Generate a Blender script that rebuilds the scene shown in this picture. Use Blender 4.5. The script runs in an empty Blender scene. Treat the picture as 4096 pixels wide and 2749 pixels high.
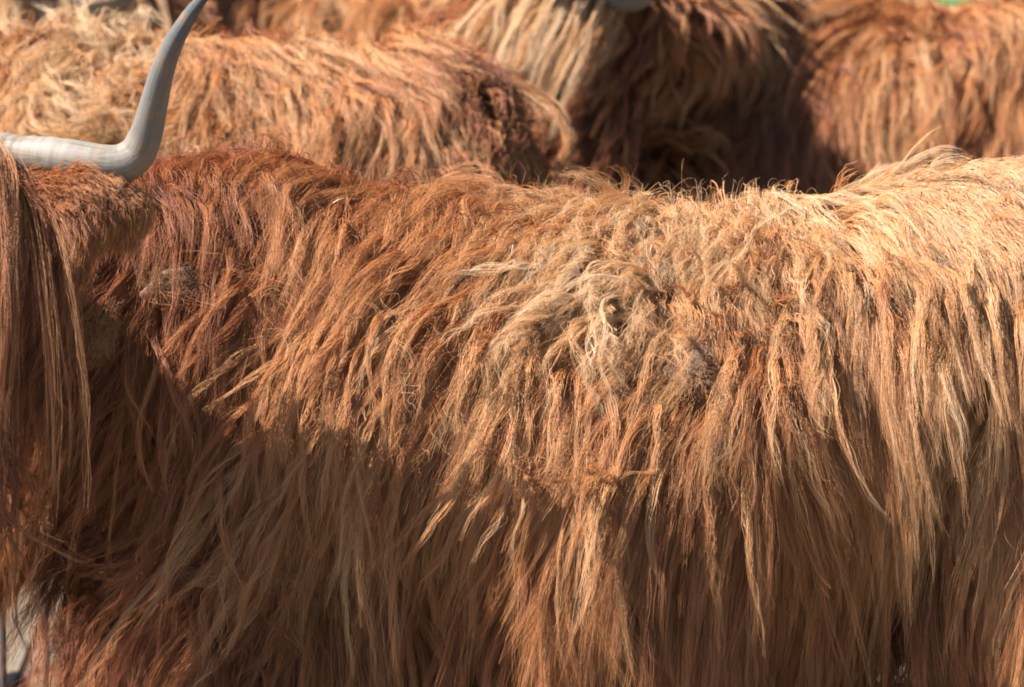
import bpy, math, time
import numpy as np
from mathutils import Vector, Matrix

T0 = time.time()
R = math.radians
scene = bpy.context.scene
C = scene.collection
PXW, PXH = 1024, 687

# ------------------------------------------------------------------ camera
CAM = np.array([0.0, -12.3, 2.24])
AIM = np.array([0.0, -0.30, 0.90])
FWD = (AIM - CAM) / np.linalg.norm(AIM - CAM)
RIGHT = np.array([1.0, 0, 0])
UP = np.cross(RIGHT, FWD)
DIST = float(np.linalg.norm(AIM - CAM))
MMPX = 0.00152                      # metres per pixel of the picture at the flank of the front cow
FOC = 36.0 * DIST / (MMPX * PXW)
cam_d = bpy.data.cameras.new('camera')
cam_d.lens = FOC
cam_d.sensor_width = 36.0
cam_d.clip_start = 0.5
cam_d.clip_end = 2000
cam_d.dof.use_dof = True
cam_d.dof.focus_distance = DIST - 0.03
cam_d.dof.aperture_fstop = 6.3
cam = bpy.data.objects.new('camera', cam_d)
C.objects.link(cam)
cam.location = CAM
cam.rotation_euler = Vector(FWD).to_track_quat('-Z', 'Y').to_euler()
scene.camera = cam


def W(px, py, Y):
    """point of the place seen at picture position px, py in the upright plane y = Y"""
    d = FWD + RIGHT * ((px - PXW / 2) * MMPX / DIST) - UP * ((py - PXH / 2) * MMPX / DIST)
    t = (Y - CAM[1]) / d[1]
    return CAM + d * t


# ------------------------------------------------------------------ sky and sun
SUN = np.array([-0.62, -0.17, 0.77])
SUN /= np.linalg.norm(SUN)
world = bpy.data.worlds.new('World')
scene.world = world
world.use_nodes = True
wn = world.node_tree.nodes
wl = world.node_tree.links
bg = wn['Background']
sky = wn.new('ShaderNodeTexSky')
sky.sky_type = 'NISHITA'
sky.sun_disc = False
sky.sun_elevation = math.asin(SUN[2])
sky.sun_rotation = math.atan2(SUN[0], SUN[1])
sky.air_density = 1.0
sky.dust_density = 1.0
wl.new(sky.outputs['Color'], bg.inputs['Color'])
bg.inputs['Strength'].default_value = 0.05
sl = bpy.data.lights.new('sun', 'SUN')
sl.energy = 5.0
sl.angle = R(0.5)
sl.color = (1.0, 0.95, 0.88)
so = bpy.data.objects.new('sun', sl)
C.objects.link(so)
so.rotation_euler = Vector(SUN).to_track_quat('Z', 'Y').to_euler()
so.location = (-5, -2, 9)
vs = scene.view_settings
vs.view_transform = 'Standard'
vs.look = 'None'
vs.exposure = 1.45
vs.gamma = 1.0
vs.use_curve_mapping = False
scene.render.engine = 'CYCLES'
cy = scene.cycles
cy.max_bounces = 1
cy.diffuse_bounces = 2
cy.glossy_bounces = 2
cy.transmission_bounces = 2
cy.use_denoising = True
cy.filter_width = 1.8
cy.caustics_reflective = True
cy.use_adaptive_sampling = True
cy.adaptive_threshold = 0.015
scene.cycles_curves.shape = 'RIBBONS'
scene.cycles_curves.subdivisions = 1


# ------------------------------------------------------------------ materials
def mat(name):
    m = bpy.data.materials.new(name)
    m.use_nodes = True
    nt = m.node_tree
    return m, nt, nt.nodes, nt.links, nt.nodes['Principled BSDF']


def ramp(nodes, stops):
    r = nodes.new('ShaderNodeValToRGB')
    cr = r.color_ramp
    while len(cr.elements) < len(stops):
        cr.elements.new(0.5)
    for e, (p, c) in zip(cr.elements, stops):
        e.position = p
        e.color = (*c, 1)
    return r


def hair_material(name, stops, tip=0.16, gloss=0.06, trans=0.14):
    m = bpy.data.materials.new(name)
    m.use_nodes = True
    nt = m.node_tree
    n, l = nt.nodes, nt.links
    n.clear()
    out = n.new('ShaderNodeOutputMaterial')
    at = n.new('ShaderNodeAttribute')
    at.attribute_name = 'tint'
    hi = n.new('ShaderNodeHairInfo')
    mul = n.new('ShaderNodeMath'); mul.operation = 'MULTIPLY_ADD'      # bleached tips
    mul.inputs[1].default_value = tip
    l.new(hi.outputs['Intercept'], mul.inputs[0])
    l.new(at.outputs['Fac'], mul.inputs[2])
    r = ramp(n, stops)
    l.new(mul.outputs[0], r.inputs[0])
    df = n.new('ShaderNodeBsdfDiffuse'); tr = n.new('ShaderNodeBsdfTranslucent')
    gl = n.new('ShaderNodeBsdfHair'); gl.component = 'Reflection'
    gl.inputs['RoughnessU'].default_value = 0.28; gl.inputs['RoughnessV'].default_value = 0.6
    l.new(r.outputs[0], df.inputs[0]); l.new(r.outputs[0], tr.inputs[0])
    m1 = n.new('ShaderNodeMixShader'); m1.inputs[0].default_value = trans
    l.new(df.outputs[0], m1.inputs[1]); l.new(tr.outputs[0], m1.inputs[2])
    m2 = n.new('ShaderNodeMixShader'); m2.inputs[0].default_value = gloss
    l.new(m1.outputs[0], m2.inputs[1]); l.new(gl.outputs[0], m2.inputs[2])
    l.new(m2.outputs[0], out.inputs['Surface'])
    return m


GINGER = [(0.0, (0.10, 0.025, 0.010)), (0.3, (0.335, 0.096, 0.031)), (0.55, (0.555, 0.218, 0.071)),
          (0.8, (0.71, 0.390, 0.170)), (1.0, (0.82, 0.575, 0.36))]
M = {}
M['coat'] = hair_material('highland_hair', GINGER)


def skin_mat():
    m, nt, n, l, b = mat('fur_skin')
    tc = n.new('ShaderNodeTexCoord')
    nz = n.new('ShaderNodeTexNoise'); nz.inputs['Scale'].default_value = 40
    l.new(tc.outputs['Object'], nz.inputs['Vector'])
    r = ramp(n, [(0.3, (0.07, 0.026, 0.012)), (0.7, (0.14, 0.06, 0.026))])
    l.new(nz.outputs['Fac'], r.inputs[0])
    l.new(r.outputs[0], b.inputs['Base Color'])
    b.inputs['Roughness'].default_value = 0.95
    b.inputs['Specular IOR Level'].default_value = 0.1
    return m


M['skin'] = skin_mat()


def horn_mat():
    m, nt, n, l, b = mat('horn_keratin')
    at = n.new('ShaderNodeAttribute'); at.attribute_name = 'along'
    tc = n.new('ShaderNodeTexCoord')
    uvm = n.new('ShaderNodeAttribute'); uvm.attribute_name = 'hornuv'
    mp = n.new('ShaderNodeMapping'); mp.inputs['Scale'].default_value = (13, 7.0, 1)
    l.new(uvm.outputs['Vector'], mp.inputs['Vector'])
    nz = n.new('ShaderNodeTexNoise'); nz.inputs['Scale'].default_value = 1.0
    nz.inputs['Detail'].default_value = 9; nz.inputs['Distortion'].default_value = 1.2; nz.inputs['Roughness'].default_value = 0.65
    l.new(mp.outputs[0], nz.inputs['Vector'])
    base = ramp(n, [(0.0, (0.24, 0.18, 0.12)), (0.10, (0.235, 0.215, 0.19)), (0.34, (0.25, 0.23, 0.205)), (0.46, (0.22, 0.19, 0.165)),
                    (0.62, (0.18, 0.168, 0.16)), (0.78, (0.11, 0.12, 0.132)), (1.0, (0.05, 0.06, 0.07))])
    l.new(at.outputs['Fac'], base.inputs[0])
    grain = ramp(n, [(0.30, (0.55, 0.48, 0.40)), (0.48, (0.95, 0.93, 0.90)), (0.7, (1.12, 1.11, 1.10))])
    l.new(nz.outputs['Fac'], grain.inputs[0])
    mix = n.new('ShaderNodeMix'); mix.data_type = 'RGBA'; mix.blend_type = 'MULTIPLY'
    mix.inputs['Factor'].default_value = 0.85
    l.new(base.outputs[0], mix.inputs['A']); l.new(grain.outputs[0], mix.inputs['B'])
    # growth bands, dirtier towards the base
    mp3 = n.new('ShaderNodeMapping'); mp3.inputs['Scale'].default_value = (1.5, 55, 1)
    l.new(uvm.outputs['Vector'], mp3.inputs['Vector'])
    nz3 = n.new('ShaderNodeTexNoise'); nz3.inputs['Scale'].default_value = 1.0; nz3.inputs['Detail'].default_value = 3
    l.new(mp3.outputs[0], nz3.inputs['Vector'])
    bd = ramp(n, [(0.34, (0.62, 0.56, 0.50)), (0.56, (1, 1, 1))])
    l.new(nz3.outputs['Fac'], bd.inputs[0])
    fade = ramp(n, [(0.0, (1, 1, 1)), (0.16, (0.75, 0.75, 0.75)), (0.45, (0.2, 0.2, 0.2)), (1.0, (0.1, 0.1, 0.1))])
    l.new(at.outputs['Fac'], fade.inputs[0])
    mixb = n.new('ShaderNodeMix'); mixb.data_type = 'RGBA'; mixb.blend_type = 'MULTIPLY'
    l.new(fade.outputs[0], mixb.inputs['Factor'])
    l.new(mix.outputs['Result'], mixb.inputs['A']); l.new(bd.outputs[0], mixb.inputs['B'])
    mix = mixb
    # ochre stains
    nz2 = n.new('ShaderNodeTexNoise'); nz2.inputs['Scale'].default_value = 22; nz2.inputs['Detail'].default_value = 8
    l.new(tc.outputs['Object'], nz2.inputs['Vector'])
    st = ramp(n, [(0.50, (0, 0, 0)), (0.66, (1, 1, 1))])
    l.new(nz2.outputs['Fac'], st.inputs[0])
    mix2 = n.new('ShaderNodeMix'); mix2.data_type = 'RGBA'
    mm = n.new('ShaderNodeMath'); mm.operation = 'MULTIPLY'; mm.inputs[1].default_value = 0.5
    l.new(st.outputs[0], mm.inputs[0]); l.new(mm.outputs[0], mix2.inputs['Factor'])
    l.new(mix.outputs['Result'], mix2.inputs['A']); mix2.inputs['B'].default_value = (0.27, 0.17, 0.09, 1)
    l.new(mix2.outputs['Result'], b.inputs['Base Color'])
    b.inputs['Roughness'].default_value = 0.6
    b.inputs['Specular IOR Level'].default_value = 0.35
    bp = n.new('ShaderNodeBump'); bp.inputs['Strength'].default_value = 0.55; bp.inputs['Distance'].default_value = 0.0015
    l.new(nz.outputs['Fac'], bp.inputs['Height'])
    l.new(bp.outputs[0], b.inputs['Normal'])
    return m


M['horn'] = horn_mat()


def plain(name, c, rough=0.7, metal=0.0, var=0.25, scale=30):
    m, nt, n, l, b = mat(name)
    tc = n.new('ShaderNodeTexCoord')
    nz = n.new('ShaderNodeTexNoise'); nz.inputs['Scale'].default_value = scale; nz.inputs['Detail'].default_value = 6
    l.new(tc.outputs['Object'], nz.inputs['Vector'])
    r = ramp(n, [(0.3, tuple(x * (1 - var) for x in c)), (0.7, tuple(min(1, x * (1 + var)) for x in c))])
    l.new(nz.outputs['Fac'], r.inputs[0])
    l.new(r.outputs[0], b.inputs['Base Color'])
    b.inputs['Roughness'].default_value = rough
    b.inputs['Metallic'].default_value = metal
    return m


M['hoof'] = plain('hoof_keratin', (0.05, 0.04, 0.035), 0.5)
M['eye'] = plain('eye_dark', (0.012, 0.008, 0.006), 0.1, var=0.1)
M['nose'] = plain('muzzle_skin', (0.10, 0.06, 0.05), 0.55)
M['feltpad'] = plain('felted_wool', (0.20, 0.115, 0.07), 0.95, scale=120, var=0.5)
M['felt'] = hair_material('matted_wool', [(0.0, (0.10, 0.04, 0.02)), (0.5, (0.40, 0.19, 0.085)), (1.0, (0.60, 0.37, 0.20))])
M['steel'] = plain('weathered_steel', (0.075, 0.068, 0.062), 0.6, 0.3)
M['straw'] = plain('dry_straw', (0.50, 0.43, 0.31), 0.7)


# ------------------------------------------------------------------ helpers
def tag(o, label=None, cat=None, group=None, kind=None):
    if label: o['label'] = label
    if cat: o['category'] = cat
    if group: o['group'] = group
    if kind: o['kind'] = kind
    return o


def mesh_obj(name, V, F, m, parent=None, smooth=True, attrs=None):
    me = bpy.data.meshes.new(name)
    me.from_pydata([tuple(v) for v in V], [], [tuple(int(i) for i in f) for f in F])
    me.update()
    if smooth:
        me.polygons.foreach_set('use_smooth', [True] * len(me.polygons))
    if attrs:
        for k, (typ, val) in attrs.items():
            a = me.attributes.new(k, typ, 'POINT')
            a.data.foreach_set('value' if typ == 'FLOAT' else 'vector', np.asarray(val, dtype=np.float32).ravel())
    me.materials.append(m)
    o = bpy.data.objects.new(name, me)
    C.objects.link(o)
    if parent: o.parent = parent
    return o


def empty(name, loc):
    o = bpy.data.objects.new(name, None)
    C.objects.link(o)
    o.location = loc
    o.empty_display_size = 0.1
    return o


def nrm(a):
    return a / np.maximum(np.linalg.norm(a, axis=-1, keepdims=True), 1e-9)


def catmull(P, n):
    """resample control rows P (m, k) to n rows along a smooth curve"""
    P = np.asarray(P, float)
    m = len(P)
    Q = np.vstack([2 * P[0] - P[1], P, 2 * P[-1] - P[-2]])
    u = np.linspace(0, m - 1, n)
    i = np.minimum(u.astype(int), m - 2)
    t = (u - i)[:, None]
    p0, p1, p2, p3 = Q[i], Q[i + 1], Q[i + 2], Q[i + 3]
    return 0.5 * (2 * p1 + (p2 - p0) * t + (2 * p0 - 5 * p1 + 4 * p2 - p3) * t ** 2 + (3 * p1 - p0 - 3 * p2 + p3) * t ** 3)


def tube(ctrl, rows, seg, ring=None, squash=1.0):
    """tapered tube through control rows (x, y, z, r); returns V, F, along, uv"""
    P = catmull(ctrl, rows)
    c, r = P[:, :3], np.maximum(P[:, 3], 1e-4)
    d = nrm(np.gradient(c, axis=0))
    a = np.cross(d[0], [0.3, 1, 0.2]); a /= np.linalg.norm(a)
    V, al, uv = [], [], []
    for i in range(rows):
        a = a - d[i] * np.dot(a, d[i]); a /= np.linalg.norm(a)
        b = np.cross(d[i], a)
        for k in range(seg):
            th = 2 * math.pi * k / seg
            rr = r[i] * (1 + (ring(i / (rows - 1), th) if ring else 0))
            V.append(c[i] + rr * (math.cos(th) * a + squash * math.sin(th) * b))
            al.append(i / (rows - 1)); uv.append((abs(k / seg - 0.5) * 2, i / (rows - 1), 0))
    F = [(i * seg + k, i * seg + (k + 1) % seg, (i + 1) * seg + (k + 1) % seg, (i + 1) * seg + k)
         for i in range(rows - 1) for k in range(seg)]
    F.append(tuple(range(seg))[::-1]); F.append(tuple(range((rows - 1) * seg, rows * seg)))
    return np.array(V), F, al, uv


# ------------------------------------------------------------------ smooth noise
class Noise:
    def __init__(self, seed, wl, n=9):
        g = np.random.default_rng(seed)
        k = nrm(g.normal(size=(n, 3))) * (2 * math.pi / (wl * g.uniform(0.65, 1.5, n)))[:, None]
        self.k, self.ph, self.n = k, g.uniform(0, 6.283, (3, n)), n

    def __call__(self, P):
        a = P @ self.k.T
        return np.stack([np.sin(a + self.ph[j]).sum(-1) for j in range(3)], -1) / math.sqrt(self.n / 2)

    def s(self, P):
        return np.sin(P @ self.k.T + self.ph[0]).sum(-1) / math.sqrt(self.n / 2)


# ------------------------------------------------------------------ body shape (implicit)
class Body:
    """trunk given by a table of sections (x, z_top, z_bottom, half width, y centre, z of the widest point) plus round cones, blended smoothly"""

    def __init__(self, table, cones, k=0.07):
        self.cones = [(np.array(a, float), np.array(b, float), ra, rb) for a, b, ra, rb in cones]
        self.k = k
        self.ecap = 2.6
        self.trunk = table is not None
        if not self.trunk:
            return
        self.t = np.array(table, float)
        xs = np.linspace(self.t[0, 0], self.t[-1, 0], 160)
        # smooth table
        tt = np.stack([np.interp(xs, self.t[:, 0], self.t[:, j]) for j in range(1, 6)], 1)
        ker = np.hanning(17); ker /= ker.sum()
        self.xs = xs
        self.tt = np.stack([np.convolve(np.pad(tt[:, j], 8, mode='edge'), ker, 'valid') for j in range(5)], 1)

    def trunk_f(self, P):
        x, y, z = P[..., 0], P[..., 1], P[..., 2]
        zt, zb, w, yc = (np.interp(x, self.xs, self.tt[:, j]) for j in range(4))
        x0, x1 = self.xs[0], self.xs[-1]
        cap = 0.24
        e = np.clip(np.maximum(x0 + cap - x, x - (x1 - cap)) / cap, 0, None)
        zw = np.interp(x, self.xs, self.tt[:, 4])                 # height of the widest point
        upper = z > zw
        h = np.where(upper, zt - zw, zw - zb)
        p = np.where(upper, 1.65, 1.45)
        q = (np.abs((y - yc) / w) ** p + np.abs((z - zw) / h) ** p + e ** self.ecap) ** (1 / p)
        return (q - 1) * np.minimum(w, h)

    def f(self, P):
        d = self.trunk_f(P) if self.trunk else np.full(P.shape[:-1], 9.0)
        for a, b, ra, rb in self.cones:
            ab = b - a
            t = np.clip(((P - a) @ ab) / (ab @ ab), 0, 1)
            dd = np.linalg.norm(P - a - t[..., None] * ab, axis=-1) - (ra + (rb - ra) * t)
            kk = self.k
            hh = np.clip(0.5 + 0.5 * (dd - d) / kk, 0, 1)
            d = dd * (1 - hh) + d * hh - kk * hh * (1 - hh)
        return d

    def fg(self, P):
        e = 0.004
        f = self.f(P)
        g = np.stack([self.f(P + np.eye(3)[j] * e) - self.f(P - np.eye(3)[j] * e) for j in range(3)], -1) / (2 * e)
        m = np.maximum(np.linalg.norm(g, axis=-1), 0.2)
        return f / m, g / m[..., None]

    def surface(self, lo, hi, step):
        """naive surface nets"""
        ax = [np.arange(lo[j], hi[j] + step, step) for j in range(3)]
        G = np.stack(np.meshgrid(*ax, indexing='ij'), -1)
        Fv = self.f(G.reshape(-1, 3)).reshape(G.shape[:3])
        s = Fv < 0
        n = [a - 1 for a in s.shape]
        cnt = np.zeros(n, int); acc = np.zeros((*n, 3)); num = np.zeros(n)
        corners = [(i, j, k) for i in (0, 1) for j in (0, 1) for k in (0, 1)]
        sl = lambda c: tuple(slice(c[j], c[j] + n[j]) for j in range(3))
        for c in corners: cnt += s[sl(c)]
        for c in corners:
            for j in range(3):
                if c[j] == 0:
                    d = list(c); d[j] = 1; d = tuple(d)
                    f0, f1 = Fv[sl(c)], Fv[sl(d)]
                    x = (f0 < 0) != (f1 < 0)
                    t = np.where(x, f0 / np.where(x, f0 - f1, 1), 0)
                    p = np.array(c, float) + np.zeros((*n, 3)); p[..., j] += t
                    acc += np.where(x[..., None], p, 0); num += x
        act = num > 0
        idx = -np.ones(n, int); idx[act] = np.arange(act.sum())
        base = np.stack(np.meshgrid(*[np.arange(q) for q in n], indexing='ij'), -1)
        V = (base[act] + acc[act] / num[act][:, None]) * step + np.array(lo)
        F = []
        for j in range(3):
            a, b = (j + 1) % 3, (j + 2) % 3
            S0 = [slice(1, n[q]) for q in range(3)]
            s0 = s[tuple(slice(1, n[q]) if q != j else slice(0, n[q]) for q in range(3))]
            s1 = s[tuple(slice(1, n[q]) if q != j else slice(1, n[q] + 1) for q in range(3))]
            ch = np.argwhere(s0 != s1)
            if len(ch) == 0: continue
            off = np.ones(3, int); off[j] = 0
            I = ch + off
            da = np.zeros(3, int); da[a] = 1
            db = np.zeros(3, int); db[b] = 1
            q = np.stack([idx[tuple((I - da - db).T)], idx[tuple((I - db).T)], idx[tuple(I.T)], idx[tuple((I - da).T)]], 1)
            flip = ~s0[tuple(ch.T)]
            q[flip] = q[flip][:, ::-1]
            F.append(q)
        return V, np.vstack(F)


def sample_surface(V, F, weight, n, rng, body):
    tri = np.vstack([F[:, [0, 1, 2]], F[:, [0, 2, 3]]])
    A = V[tri]
    ar = np.linalg.norm(np.cross(A[:, 1] - A[:, 0], A[:, 2] - A[:, 0]), axis=1) / 2
    cen = A.mean(1)
    _, N = body.fg(cen)
    w = ar * weight(cen, N)
    i = rng.choice(len(tri), n, p=w / w.sum())
    u = rng.uniform(size=(n, 2)); fl = u.sum(1) > 1; u[fl] = 1 - u[fl]
    P = A[i, 0] + u[:, :1] * (A[i, 1] - A[i, 0]) + u[:, 1:] * (A[i, 2] - A[i, 0])
    f, N = body.fg(P)
    P = P - N * f[:, None]
    return P, nrm(N)


# ------------------------------------------------------------------ grooming
def hair_obj(name, S, rad, tint, m, parent):
    """S (n, k, 3) strands -> one curves object"""
    n, k = S.shape[:2]
    cu = bpy.data.hair_curves.new(name)
    cu.add_curves([k] * n)
    cu.position_data.foreach_set('vector', np.ascontiguousarray(S, dtype=np.float32).ravel())
    a = cu.attributes.get('radius') or cu.attributes.new('radius', 'FLOAT', 'POINT')
    a.data.foreach_set('value', np.ascontiguousarray(rad, dtype=np.float32).ravel())
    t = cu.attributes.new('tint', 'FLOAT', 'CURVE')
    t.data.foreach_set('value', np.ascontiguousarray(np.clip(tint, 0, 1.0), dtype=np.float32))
    cu.materials.append(m)
    o = bpy.data.objects.new(name, cu)
    C.objects.link(o)
    o.parent = parent
    o['kind'] = 'stuff'
    return o


def trace(body, P, N, sp, seed, n=16):
    """guide hairs: fall under gravity over the body, wander, keep their layer's distance"""
    K = len(P)
    rng = np.random.default_rng(seed)
    flow = sp['flow']
    ft = flow - N * (flow * N).sum(-1, keepdims=True)
    d = nrm(nrm(ft) + N * sp['lift'][:, None])
    nz1, nz2 = Noise(seed + 1, 0.30), Noise(seed + 2, 0.085)
    shift = rng.normal(size=(K, 3)) * 0.02
    G = np.zeros((K, n + 1, 3)); G[:, 0] = P
    p = P.copy()
    ds = (sp['L'] / n)[:, None]
    grav = nrm(sp['pull']) if 'pull' in sp else np.array([0, 0, -1.0])
    for s in range(1, n + 1):
        q = p + d * ds
        f, g = body.fg(q)
        want = sp['off'] * min(1.0, s / 4)
        pen = np.clip(want - f, 0, 0.03)
        q = q + g * pen[:, None]
        dd = nrm(q - p)
        p = q
        G[:, s] = p
        fl = flow - g * (flow * g).sum(-1, keepdims=True)
        near = np.clip(1 - f / 0.10, 0, 1)[:, None]
        d = nrm(dd + (nrm(fl) * near + grav * (1 - near) * 1.0) * (sp['follow'][:, None] * 0.5)
                + grav * sp['grav'][:, None]
                + nz1(p + shift) * sp['wander'][:, None] + nz2(p + shift * 3) * sp['curl'][:, None])
    return G


def interp_guides(G, lock, T):
    """positions along guides: lock index (n), T (n, k) in 0..1"""
    n = G.shape[1] - 1
    u = np.clip(T * n, 0, n - 1e-4)
    i = u.astype(int); fr = (u - i)[..., None]
    return G[lock[:, None], i] * (1 - fr) + G[lock[:, None], i + 1] * fr


def grow(G, N, sp, per, seed, k=14, sub=5, r0=0.00042, fly=0.06):
    rng = np.random.default_rng(seed)
    K = len(G)
    lock = np.repeat(np.arange(K), per)
    n = len(lock)
    d0 = nrm(G[:, 4] - G[:, 0])
    side = nrm(np.cross(d0, N))
    subc = rng.integers(0, sub, n)
    # sub-lock centres
    ang = rng.uniform(0, 6.283, (K, sub)); rr = np.sqrt(rng.uniform(0, 1, (K, sub)))
    sa, sb = (rr * np.cos(ang))[lock, subc], (rr * np.sin(ang))[lock, subc]
    sc = rng.uniform(-0.4, 1.0, (K, sub))[lock, subc]
    R0 = sp['spread'][lock]
    e = rng.normal(size=(n, 3)) * 0.32
    T = np.linspace(0, 1, k)[None, :] * np.clip(rng.normal(0.88, 0.12, n), 0.45, 1.08)[:, None]
    T = np.minimum(T, 1.0)
    t = T
    isfly = rng.uniform(size=n) < fly
    c1 = (sp['clump'][lock] * np.where(isfly, 0.3, 1))[:, None]
    ra = 1 - c1 * np.clip(t * 1.4, 0, 1) ** 0.7
    c2 = np.where(isfly, 0.2, rng.uniform(0.35, 0.85, (K, sub))[lock, subc] * sp.get('sub_clump', 1.0))[:, None]
    rb = 1 - c2 * np.clip(t * 1.8, 0, 1) ** 0.8
    X = interp_guides(G, lock, T)
    S3, D3, N3 = side[lock][:, None], d0[lock][:, None], N[lock][:, None]
    oa = (sa * R0)[:, None] * ra + (e[:, 0] * R0)[:, None] * rb
    ob = (sb * R0)[:, None] * ra + (e[:, 1] * R0)[:, None] * rb
    oc = (sc * 0.35 * R0)[:, None] * np.clip(t * 5, 0, 1) * (0.4 + 0.6 * ra) + (np.abs(e[:, 2]) * 0.3 * R0)[:, None] * np.clip(t * 5, 0, 1)
    # waves of lock and sub-lock
    L = sp['L'][lock][:, None]
    wlk = (sp['wl'][:, None] * rng.uniform(0.75, 1.35, (K, sub)))[lock, subc][:, None]
    ph = (rng.uniform(0, 6.283, (K, 1)) + rng.normal(0, 0.7, (K, sub)))[lock, subc][:, None]
    amp = (sp['wave'][:, None] * rng.uniform(0.5, 1.5, (K, sub)))[lock, subc][:, None] * np.clip(t * 2.2, 0, 1)
    arg = 6.283 * t * L / wlk + ph
    oa = oa + amp * np.sin(arg)
    oc = oc + 0.7 * amp * (np.cos(arg) + 0.3)
    # frizz of single hairs
    fz = (sp['frizz'][lock] * np.where(isfly, 4.0, 1.0) * rng.uniform(0.3, 1.7, n))[:, None] * np.clip(t * 2.5, 0, 1)
    for arr_i in range(2):
        f1 = rng.uniform(0.6, 1.8, (n, 1)) * L / 0.05
        f2 = rng.uniform(1.6, 3.0, (n, 1)) * L / 0.05
        w = fz * (np.sin(f1 * t * 6.283 / 2 + rng.uniform(0, 6.283, (n, 1))) + 0.45 * np.sin(f2 * t * 6.283 / 2 + rng.uniform(0, 6.283, (n, 1))))
        if arr_i == 0: oa = oa + w
        else: oc = oc + w
    S = X + oa[..., None] * S3 + ob[..., None] * D3 + oc[..., None] * N3
    q = np.linspace(0, 1, k)[None, :]
    rad = r0 * rng.uniform(0.6, 1.4, (n, 1)) * (1 - 0.75 * q ** 1.5) * np.ones((n, 1))
    tint = sp['tint'][lock] + rng.normal(0, 0.07, (K, sub))[lock, subc] + rng.normal(0, 0.07, n)
    return S, rad, tint, lock


def smooth01(a, b, x):
    t = np.clip((x - a) / (b - a), 0, 1)
    return t * t * (3 - 2 * t)


def coat(body, V, F, parent, spec, weight, n_locks, per, seed, regions, m, k=14, r0=0.00042, sub=5, fly=0.06, max_root=None):
    rng = np.random.default_rng(seed)
    P, N = sample_surface(V, F, weight, n_locks, rng, body)
    sp = spec(P, N, rng)
    G = trace(body, P, N, sp, seed)
    S, rad, tint, lock = grow(G, N, sp, per, seed + 7, k=k, r0=r0, sub=sub, fly=fly)
    reg = regions(P)[lock]
    for name in np.unique(reg):
        q = reg == name
        hair_obj(str(name), S[q], rad[q], tint[q], m, parent)


# ------------------------------------------------------------------ cow pieces
def leg_cones(x, y, front):
    if front:
        return [((x, y, 0.62), (x + 0.01, y, 0.36), 0.10, 0.062), ((x + 0.01, y, 0.36), (x, y, 0.13), 0.056, 0.04),
                ((x, y, 0.13), (x - 0.03, y, 0.055), 0.045, 0.05)]
    return [((x, y, 0.70), (x - 0.05, y, 0.50), 0.15, 0.085), ((x - 0.05, y, 0.50), (x + 0.08, y, 0.36), 0.08, 0.055),
            ((x + 0.08, y, 0.36), (x + 0.05, y, 0.12), 0.052, 0.04), ((x + 0.05, y, 0.12), (x + 0.02, y, 0.055), 0.045, 0.05)]


def hoof(x, y, parent):
    for s in (-1, 1):
        V, F, _, _ = tube([(x + 0.015, y + s * 0.026, 0.075, 0.022), (x, y + s * 0.026, 0.05, 0.027), (x - 0.02, y + s * 0.027, 0.02, 0.031),
                           (x - 0.028, y + s * 0.027, 0.001, 0.034)], 8, 12)
        mesh_obj('hoof', V, F, M['hoof'], parent)


def horn(ctrl, parent, seed=0, rows=70, seg=40):
    rg = np.random.default_rng(seed)
    ph = rg.uniform(0, 6.28, 8)

    def ring(u, th):
        base = max(0, 1 - u * 3.2)
        return (0.05 * base * math.sin(u * 130 + 0.8 * math.sin(th + ph[0])) * (0.6 + 0.4 * math.sin(th * 2 + ph[1]))
                + 0.012 * math.sin(3 * th + ph[2] + 4 * u) + 0.015 * math.sin(9 * u + ph[3] + th) + 0.0)
    V, F, al, uv = tube(ctrl, rows, seg, ring)
    return mesh_obj('horn', V, F, M['horn'], parent, attrs={'along': ('FLOAT', al), 'hornuv': ('FLOAT_VECTOR', uv)})


def full(n, v):
    return np.full(n, float(v))


HERD = 'highland cattle standing close together'


def trunk_table(line, Y, sink, wx, wv, bx, bv, zx=None, zv=None):
    tab = []
    for px, py in line:
        p = W(px, py, Y)
        bot = np.interp(p[0], bx, bv)
        zw = np.interp(p[0], zx, zv) if zx else 0.5 * (p[2] - sink + bot)
        tab.append((p[0], p[2] - sink, bot, np.interp(p[0], wx, wv), Y, zw))
    return tab


def base_spec(P, N, rng, yc, **kw):
    """even defaults for a highland coat; callers overwrite"""
    n = len(P)
    sp = {}
    flow = np.zeros((n, 3))
    flow[:, 2] = -1.0
    flow[:, 1] = np.where(P[:, 1] < yc + 0.02, -0.8, 0.8)
    sp['flow'] = flow
    sp['L'] = full(n, 0.2) * np.clip(rng.normal(1, 0.22, n), 0.5, 1.5)
    sp['lift'] = 0.12 + 0.2 * rng.uniform(size=n)
    sp['off'] = 0.010 + 0.05 * rng.beta(1.2, 2.4, n)
    sp['follow'] = 0.30 + 0.15 * rng.uniform(size=n)
    sp['grav'] = 0.05 + 0.05 * rng.uniform(size=n)
    sp['wander'] = full(n, 0.08)
    sp['curl'] = full(n, 0.05)
    sp['wave'] = 0.0015 + 0.002 * rng.uniform(size=n)
    sp['wl'] = rng.uniform(0.07, 0.15, n)
    sp['frizz'] = 0.0010 + 0.0005 * rng.uniform(size=n)
    sp['clump'] = np.clip(rng.normal(0.56, 0.2, n), 0.1, 0.93)
    sp['spread'] = rng.uniform(0.009, 0.024, n)
    sp['tint'] = 0.5 + rng.normal(0, 0.07, n)
    for k, v in kw.items():
        sp[k] = v
    return sp


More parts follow.
